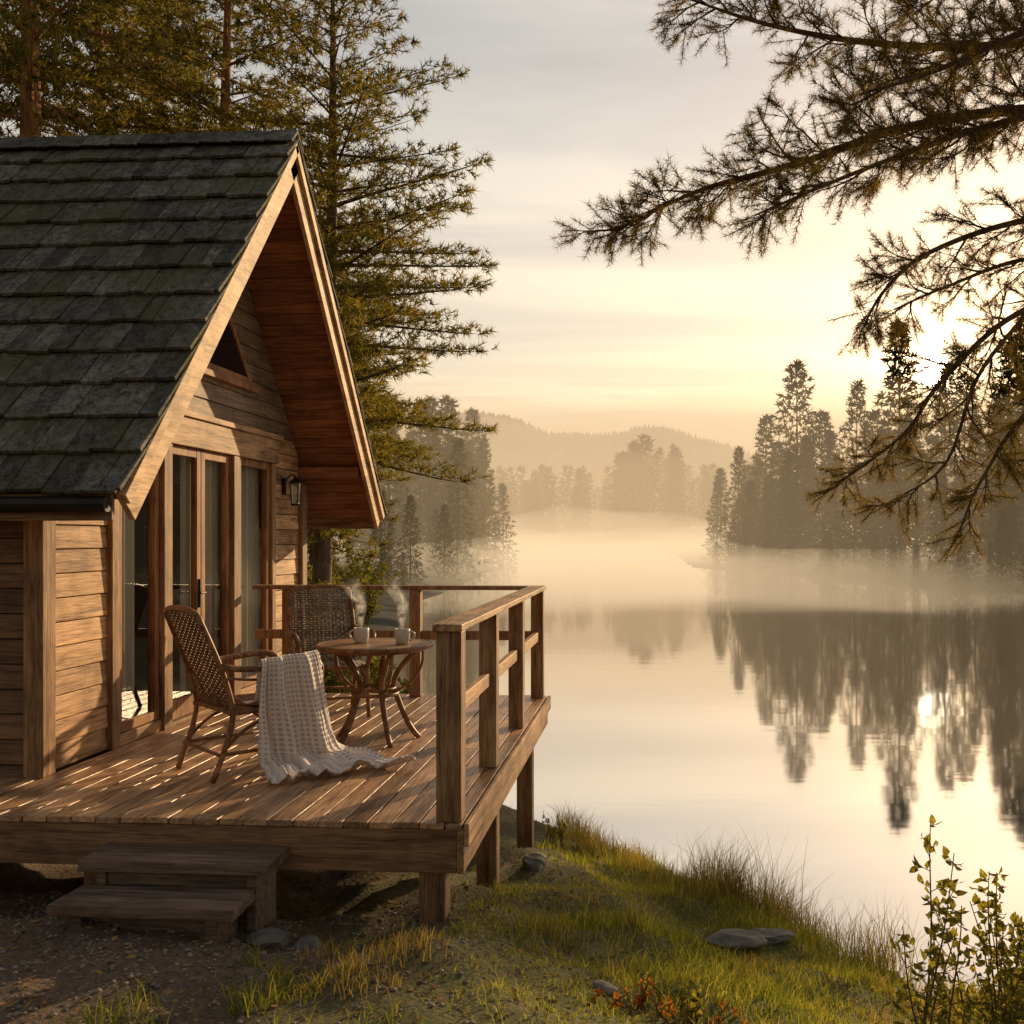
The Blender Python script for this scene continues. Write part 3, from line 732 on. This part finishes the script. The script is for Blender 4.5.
# ------------------------------------------------------------------ overhanging pine on the right
def spline(pts,n=40):
    pts=[np.array(p,float) for p in pts]; out=[]
    P=[2*pts[0]-pts[1]]+pts+[2*pts[-1]-pts[-2]]; seg=len(pts)-1; m=max(4,n//seg)
    for s in range(seg):
        a,b,c,d=P[s:s+4]
        for k in range(m):
            t=k/m; out.append(.5*((2*b)+(-a+c)*t+(2*a-5*b+4*c-d)*t*t+(-a+3*b-3*c+d)*t**3))
    out.append(pts[-1]); return out
mbk=MB(); SP=[];SD=[]
def hang(pts,r0,side=.75,dens=.10,t0=.15,tuft=1.0,droop=0.0,sub=.09):
    path=spline(pts,48); n=len(path); mbk.tube([tuple(p) for p in path],[r0*(1-i/n)**.9+.005 for i in range(n)],7)
    tot=sum(np.linalg.norm(path[i+1]-path[i]) for i in range(n-1)); acc=0; nxt=tot*t0; sg=1
    for i in range(n-1):
        sv=path[i+1]-path[i]; L=np.linalg.norm(sv); T=sv/L
        while acc+L>nxt:
            p=path[i]+T*(nxt-acc); t=nxt/tot; nxt+=dens*U(.6,1.4); sg=-sg
            perp=np.cross(T,[0,.35,1]) ; perp/=np.linalg.norm(perp)
            v=unit(T*U(.5,.95)+perp*sg*U(.3,1)*.8+np.array([0,0,1])*(U(-.75,.65)+droop))
            l=side*(.35+.65*(1-t)**.6)*U(.45,1.15)
            m=6; q=p.copy(); tp=[tuple(q)]; vv=v.copy()
            for k in range(m):
                vv=unit(vv+rng.normal(size=3)*.16+np.array([0,0,.06])); q=q+vv*l/m; tp.append(tuple(q))
                if random.random()<tuft:
                    for s2 in (-1,1):
                        w=unit(vv*.8+unit(rng.normal(size=3))*.8); ll=U(.05,.16)*(1+.8*(1-k/m)); e2=q+w*ll
                        mbk.tube([tuple(q),tuple(e2)],[.003,.002],3); SP.append(e2-w*.05); SD.append(w)
                        if ll>.13: SP.append(q+w*ll*.35); SD.append(w)
            mbk.tube(tp,[.0075*(1-k/(m+1))+.002 for k in range(m+1)],4)
            if tuft>0.2: SP.append(q); SD.append(vv)
        acc+=L
    SP.append(path[-1]); SD.append(path[-1]-path[-2])
TX,TY=4.7,6.4
hang([(TX,TY,5.7),(3.4,6.5,6.15),(2.35,6.5,6.2),(1.58,6.5,6.1),(.95,6.5,5.9),(.31,6.5,5.74),(-.24,6.6,5.52)],.042,.62,.075,.3)
hang([(2.6,6.5,6.2),(1.9,6.2,5.95),(1.2,6.0,5.65),(.6,5.9,5.38)],.02,.45,.09,.1)
hang([(TX,TY,6.6),(3.4,6.9,6.9),(2.3,7,6.85),(1.5,7,6.9),(.8,7,7.05),(.25,7.0,7.25)],.038,.6,.09,.3)
hang([(TX,TY,6.2),(3.2,5.8,6.5),(2.2,5.6,6.3),(1.5,5.5,6.0),(1.1,5.4,5.85)],.028,.5,.10,.3)
hang([(TX,TY,5.3),(3.4,6.6,5.6),(2.5,6.8,5.6),(1.9,7,5.45),(1.6,7,5.2),(1.45,7,4.95)],.026,.45,.11,.3,tuft=.8,droop=-.2)
hang([(TX,TY,4.8),(3.2,6.8,5.2),(2.45,6.9,5.0),(1.95,6.9,4.55),(1.7,6.9,4.2),(1.25,6.9,3.85)],.024,.42,.11,.3,tuft=.7,droop=-.15)
hang([(2.6,6.9,5.1),(2.2,6.9,4.6),(2.0,7.0,4.0),(1.6,7.0,3.72)],.012,.36,.11,.2,tuft=.7,droop=-.1)
hang([(TX,TY,4.4),(3.2,6.9,4.7),(2.6,7,4.4),(2.25,7,3.9),(2.1,7,3.55)],.02,.42,.11,.3,tuft=.75,droop=-.2)
hang([(TX,TY,5.0),(3.3,7.3,5.4),(2.7,7.4,5.5),(2.1,7.4,5.3),(1.75,7.4,5.15)],.02,.45,.11,.3,tuft=.7)
hang([(TX,TY,7.4),(3.4,6.6,7.4),(2.4,6.5,7.1),(1.7,6.5,6.95)],.03,.6,.10,.3)
e=empty('overhanging_pine_tree',(TX,TY,.4))
tp=[];tr=[]
for i in range(12): t=i/11; tp.append((TX+.2*math.sin(t*3),TY+.1*math.sin(t*5),.3+t*12)); tr.append(.24*(1-t)**.7+.03)
mbk.tube(tp,tr,14)
make('trunk_and_limbs',mbk,M_bark,e,smooth=True)
trimesh('needles',needles(SP,SD,42,.064,.0036,.10,1.05),M_needle_near,e)
nvU,mU=pine(15,8.2,lambda f:3.0*(1-f)**.6,40,8,.16,.02,.3,.2,.1,0,seed=5)
o=trimesh('upper_crown',nvU+np.array([TX,TY,.3]),M_needle_near,e)

# ------------------------------------------------------------------ grass, reeds, litter, stones
def blades(x,y,h,w,lean,mat,name):
    n=len(x); z=gh(x,y)-.01; a=rng.random(n)*6.283; b=rng.random(n)*6.283
    B=np.stack([x,y,z],-1); sd=np.stack([np.cos(a),np.sin(a),0*a],-1)*w[:,None]*.5
    ld=np.stack([np.cos(b),np.sin(b),0*b],-1)*(lean*h)[:,None]; up=np.array([0,0,1.])
    M1=B+ld*.3+up*(h*.55)[:,None]; Tp=B+ld+up*(h*(1-.3*lean))[:,None]
    V=np.stack([B-sd,B+sd,M1-sd*.7,M1+sd*.7,Tp],1); k=np.arange(n)[:,None]*5
    F=np.concatenate([k+[0,1,3],k+[0,3,2],k+[2,3,4]],0)
    return trimesh(name,V.reshape(-1,3),mat,F=F)
def fnoise(x,y): return np.sin(x*2.3+np.sin(y*1.7)*1.5)+np.sin(y*2.9+x*1.1)+.7*np.sin(x*6.1-y*4.3)+.5*np.sin(x*11+y*13)
N=280000
x=rng.uniform(-3.0,4.4,N); y=rng.uniform(3.6,12.5,N); h0=gh(x,y)
p=np.clip((x+1.7)/1.2+fnoise(x,y)*.36,0.0,1)*np.where((x<-1.1)&(y>5.3),.08,1)
p=np.maximum(p,.9*(fnoise(x*1.5+4,y*1.5)>1.7)*(y<5.2)*(x>-1.9))
keep=(h0>.03)&(rng.random(N)<p*.65)&(np.abs(x)<y*.62)
x,y=x[keep],y[keep]; n=len(x)
edge=np.clip((.5-gh(x,y))/.5,0,1)
hh=(.03+.08*rng.random(n)**1.7)*(1+.5*np.clip(fnoise(x*.8,y*.8),-1,2))*(1+1.5*edge*rng.random(n))
blades(x,y,hh,.004+.004*rng.random(n),.3+.6*rng.random(n),M_grass,'grass')
cx_,cy_,ch=[],[],[]
def tuft(x0,y0,r,n,hm):
    cx_.append(x0+rng.normal(size=n)*r); cy_.append(y0+rng.normal(size=n)*r); ch.append(hm*(.4+.7*rng.random(n)))
shy=lambda x:float(np.interp(x,SHX,SHY))
for i in range(34):
    xx=U(.5,1.9); tuft(xx,shy(xx)-U(-.15,.35),.11,75,U(.35,.75))
for i in range(36):
    xx=U(-1.05,.6); tuft(xx,shy(xx)-U(.1,1.3),.09,50,U(.18,.45))
for i in range(24): xx=U(1.6,3.6); tuft(xx,shy(xx)-U(.1,2.0),.1,45,U(.2,.45))
for i in range(30): xx=U(-.9,2.0); tuft(xx,U(4.3,7.4),.06,45,U(.10,.2))
for i in range(12): tuft(U(-1.7,-.9),U(4.2,5.2),.08,70,U(.07,.15))
for (xx,yy) in [(1.0,8.95),(1.1,8.85),(1.3,8.7)]: tuft(xx,yy,.04,12,1.0)
cx_=np.concatenate(cx_);cy_=np.concatenate(cy_);ch=np.concatenate(ch); k=gh(cx_,cy_)>-.12
blades(cx_[k],cy_[k],ch[k],.004+.004*rng.random(k.sum()),.15+.5*rng.random(k.sum()),M_reed,'tall_grass')
n=9000; x=rng.uniform(-4,4.5,n); y=rng.uniform(3.4,9.5,n); k=gh(x,y)>.1; x,y=x[k],y[k]; n=len(x)
a=rng.random(n)*6.28; s=.006+.012*rng.random(n); z=gh(x,y)+.008
d1=np.stack([np.cos(a),np.sin(a),rng.normal(size=n)*.3],-1)*s[:,None]*1.5; d2=np.stack([-np.sin(a),np.cos(a),rng.normal(size=n)*.3],-1)*s[:,None]*.7
B=np.stack([x,y,z],-1); V=np.stack([B-d1,B+d2,B+d1,B-d2],1); trimesh('leaf_litter',V.reshape(-1,3),M_litter,F=np.arange(n*4).reshape(-1,4))
base=np.array([(1,0,0),(-1,0,0),(0,1,0),(0,-1,0),(0,0,1),(0,0,-1)],float); fo=np.array([(0,2,4),(2,1,4),(1,3,4),(3,0,4),(2,0,5),(1,2,5),(3,1,5),(0,3,5)])
n=9000; x=rng.uniform(-4.5,0.6,n); y=rng.uniform(3.4,5.9,n); pk=np.clip(.9-(x+1.9)*.5,0.08,1); k=rng.random(n)<pk; x,y=x[k],y[k]; n=len(x)
s=.004+.012*rng.random(n)**3; V=base[None]*s[:,None,None]*(1+.5*rng.random((n,6,1))); V[:,:,2]*=.6; a=rng.random(n)*6.28
V=np.stack([V[:,:,0]*np.cos(a)[:,None]-V[:,:,1]*np.sin(a)[:,None]+x[:,None],V[:,:,0]*np.sin(a)[:,None]+V[:,:,1]*np.cos(a)[:,None]+y[:,None],V[:,:,2]+(gh(x,y)+.002)[:,None]],-1)
trimesh('gravel',V.reshape(-1,3),M_gravel,F=(fo[None]+np.arange(n)[:,None,None]*6).reshape(-1,3))
import bmesh
from mathutils import noise
def rock(x,y,s,sx=1,sy=1,sz=.6,seed=0):
    bm=bmesh.new(); bmesh.ops.create_icosphere(bm,subdivisions=4,radius=1); r=random.Random(seed); o=[r.uniform(0,50) for _ in range(6)]
    pl=[Vector((r.gauss(0,1),r.gauss(0,1),r.gauss(0,1))).normalized() for _ in range(9)]
    for v in bm.verts:
        c=v.co.copy()
        for q in pl:
            dd=c.dot(q)
            if dd>.72: c-=q*(dd-.72)
        c*=1+.12*noise.noise(c*2+Vector(o[:3]))+.04*noise.noise(c*7+Vector(o[3:]))
        v.co=Vector((c.x*s*sx,c.y*s*sy,c.z*s*sz))
    me=bpy.data.meshes.new('rock'); bm.to_mesh(me); bm.free(); me.materials.append(M_stone)
    ob=link(bpy.data.objects.new('rock',me)); ob.location=(x,y,float(gh(x,y))+s*sz*.15); ob.rotation_euler=(0,0,r.uniform(0,6))
rocks=[(-1.98,5.05,.10,1.2,.9,.6),(-1.80,5.12,.085,1,1,.7),(-2.12,4.95,.04,1,1,.6),(-.95,8.0,.12,1,.8,.6),(.62,7.5,.16,1.5,.8,.4),(.88,7.7,.13,1.6,.9,.4),(1.35,8.1,.10,1.3,1,.4),
       (-.25,4.95,.07,1.2,1,.5),(-.5,9.6,.10,1,1,.5),(-1.0,8.6,.09,1,1,.6)]
for i,rk in enumerate(rocks): rock(*rk,seed=i)

# ------------------------------------------------------------------ leafy plants
def leafy(name,x,y,stems,H,leafs,lsz,mat,spread=.25,low=.25):
    e=empty(name,(x,y,float(gh(x,y)))); mb=MB(); V=[]
    for s in range(stems):
        a=U(0,6.28); ln=U(0,spread); h=H*U(.6,1.05); bx,by=U(-.04,.04)*stems**.5,U(-.04,.04)*stems**.5
        f=lambda t:(bx+math.cos(a)*ln*t**1.6+.015*math.sin(t*7+s),by+math.sin(a)*ln*t**1.6+.012*math.sin(t*5+s*2),h*t-.02)
        mb.tube([f(i/9) for i in range(10)],[.006*(1-i/10)+.0016 for i in range(10)],5)
        nb=max(3,int(h/.07))
        for k in range(nb):
            t=low+(1-low)*(k+U(0,1))/nb; p0=np.array(f(min(t,1))); b=U(0,6.28); l=U(.06,.22)*(1.25-t)*H
            d=np.array([math.cos(b),math.sin(b),U(.2,.8)]); d/=np.linalg.norm(d); p1=p0+d*l
            mb.tube([tuple(p0),tuple(p1)],[.0025,.0012],3)
            for q in range(leafs):
                u=(q+1)/leafs; pp=p0+d*l*u; ld=unit(d*.5+rng.normal(size=3)*.6+np.array([0,0,-.1])); sd=unit(np.cross(ld,[0,0,1]+rng.normal(size=3)*.4)); L=lsz*U(.6,1.2); W=L*.32
                nn=np.cross(ld,sd)*L*.08
                m1=pp+ld*L*.35;m2=pp+ld*L*.7;tp_=pp+ld*L-nn*2
                V+= [pp,m1+sd*W+nn,m1, pp,m1,m1-sd*W+nn, m1,m1+sd*W+nn,m2+sd*W*.7, m1,m2+sd*W*.7,m2, m1,m2,m2-sd*W*.7, m1,m2-sd*W*.7,m1-sd*W+nn, m2,m2+sd*W*.7,tp_, m2,tp_,m2-sd*W*.7]
    make('stems',mb,M_bark,e,local=True); trimesh('leaves',np.array(V),mat,e,local=True)
leafy('sapling',1.24,4.5,5,1.26,4,.055,M_leaf,.28,.3)
leafy('sapling',1.62,4.75,7,1.15,5,.05,M_leaf,.25)
leafy('shrub',1.85,5.0,18,1.0,6,.045,M_leaf,.35,.1)
leafy('shrub',1.62,4.45,14,.7,6,.045,M_leaf,.3,.1)
leafy('shrub',2.1,5.6,18,.95,6,.04,M_leaf,.35,.1)
leafy('shrub',2.7,6.9,16,.7,6,.04,M_leaf,.35,.1)
leafy('fern',.03,4.78,5,.19,3,.045,M_orange,.18,.2)
leafy('fern',.36,4.85,4,.14,3,.04,M_orange,.18,.2)
leafy('fern',-.18,4.80,4,.15,3,.04,M_orange,.18,.2)
leafy('fern',.12,4.9,9,.16,4,.05,M_leaf,.15,.2)
leafy('shrub',-.98,10.3,8,.35,5,.04,M_leaf,.25,.1)
for (xx,yy,hh) in [(-4.6,14.5,1.5),(-5.6,16,2.0),(-6.6,18.5,2.4),(-5.2,17.5,1.3),(-7.8,22,2.5),(-3.9,13.5,1.1),(-8.5,26,2.4),(-9.5,31,2.6),(-10.5,36,2.6)]:
    leafy('shrub',xx,yy,26,hh,5,.12,M_leaf,hh*.6,.1)

# ------------------------------------------------------------------ sky and sun
world=bpy.data.worlds.new('World'); scene.world=world; world.use_nodes=True; nt=world.node_tree; nt.nodes.clear()
AZ,EL=rad(27),rad(14); GAZ,GEL=rad(15.4),rad(8.9)
out=nd(nt,'ShaderNodeOutputWorld'); tc=nd(nt,'ShaderNodeTexCoord'); D=vmath(nt,'NORMALIZE',tc.outputs['Generated']).outputs[0]
S=(math.sin(GAZ)*math.cos(GEL),math.cos(GAZ)*math.cos(GEL),math.sin(GEL))
dt=vmath(nt,'DOT_PRODUCT',D,S).outputs['Value']; dt0=math_(nt,'MAXIMUM',dt,0)
sep=nd(nt,'ShaderNodeSeparateXYZ',{0:D}); zz=sep.outputs[2]
el=ramp(nt,math_(nt,'MAXIMUM',zz,0),[(0,(.95,.70,.42)),(.10,(.96,.77,.53)),(.20,(.88,.76,.60)),(.34,(.70,.66,.59)),(.5,(.54,.53,.52)),(1,(.32,.35,.40))])
lobe=nd(nt,'ShaderNodeMapRange',{0:dt,1:-.1,2:1.0,3:.42,4:1.02},interpolation_type='SMOOTHSTEP').outputs[0]
lv=nd(nt,'ShaderNodeCombineXYZ',{0:lobe,1:lobe,2:lobe}).outputs[0]
sky=mixc(nt,el,lv,1.0,'MULTIPLY')
den=math_(nt,'ADD',math_(nt,'MAXIMUM',zz,0),.10)
cxn=nd(nt,'ShaderNodeCombineXYZ',{0:math_(nt,'DIVIDE',sep.outputs[0],den),1:math_(nt,'DIVIDE',sep.outputs[1],den),2:0}).outputs[0]
mp=nd(nt,'ShaderNodeMapping',{'Vector':cxn,'Scale':(.45,1.6,1),'Rotation':(0,0,.2)})
cn=nd(nt,'ShaderNodeTexNoise',{'Vector':mp.outputs[0],'Scale':.9,'Detail':6,'Roughness':.55,'Distortion':.8})
cf=ramp(nt,cn.outputs[0],[(.40,(.88,.88,.90)),(.52,(.98,.98,.98)),(.64,(1.22,1.17,1.10))])
sky=mixc(nt,sky,cf,1.0,'MULTIPLY')
def addglow(sky,pw,col,k):
    g=math_(nt,'MULTIPLY',math_(nt,'POWER',dt0,pw),k); gv=nd(nt,'ShaderNodeCombineXYZ',{0:g,1:g,2:g}).outputs[0]
    return mixc(nt,sky,mixc(nt,gv,col,1.0,'MULTIPLY'),1.0,'ADD')
sky=addglow(sky,25,(1,.58,.22),.12); sky=addglow(sky,200,(1,.66,.28),.50); sky=addglow(sky,2500,(1,.8,.5),3.0)
disc=nd(nt,'ShaderNodeMapRange',{0:dt,1:math.cos(rad(.95)),2:math.cos(rad(.6)),3:0,4:20}).outputs[0]
dv=nd(nt,'ShaderNodeCombineXYZ',{0:disc,1:disc,2:disc}).outputs[0]
sky=mixc(nt,sky,mixc(nt,dv,(1,.85,.6),1.0,'MULTIPLY'),1.0,'ADD')
bg1=nd(nt,'ShaderNodeBackground',{'Color':sky,'Strength':.93})
ns=nd(nt,'ShaderNodeTexSky',sky_type='NISHITA',sun_disc=False,sun_elevation=EL,sun_rotation=AZ,dust_density=4.0,air_density=1.0)
bg2=nd(nt,'ShaderNodeBackground',{'Color':mixc(nt,ns.outputs[0],(1,.85,.7),1.0,'MULTIPLY'),'Strength':.02})
ad=nd(nt,'ShaderNodeAddShader',{0:bg1.outputs[0],1:bg2.outputs[0]}); nt.links.new(ad.outputs[0],out.inputs[0])
ld=bpy.data.lights.new('sun','SUN'); ld.energy=5; ld.angle=rad(.6); ld.color=(1,.72,.40)
lo=link(bpy.data.objects.new('sun',ld)); Dv=Vector((math.sin(AZ)*math.cos(EL),math.cos(AZ)*math.cos(EL),math.sin(EL)))
lo.rotation_euler=Dv.to_track_quat('Z','Y').to_euler(); lo.location=(20,40,20)

# ------------------------------------------------------------------ camera
cd=bpy.data.cameras.new('camera'); cam=link(bpy.data.objects.new('camera',cd)); cam.location=(0,0,3.5)
cam.rotation_euler=(rad(90),0,rad(4)); cd.sensor_width=36; cd.lens=1000/1024*36
cd.shift_x=-70/1024; cd.shift_y=25/1024; cd.clip_end=5000; cd.clip_start=.05
scene.camera=cam
scene.view_settings.view_transform='Standard'; scene.view_settings.look='None'; scene.view_settings.exposure=0
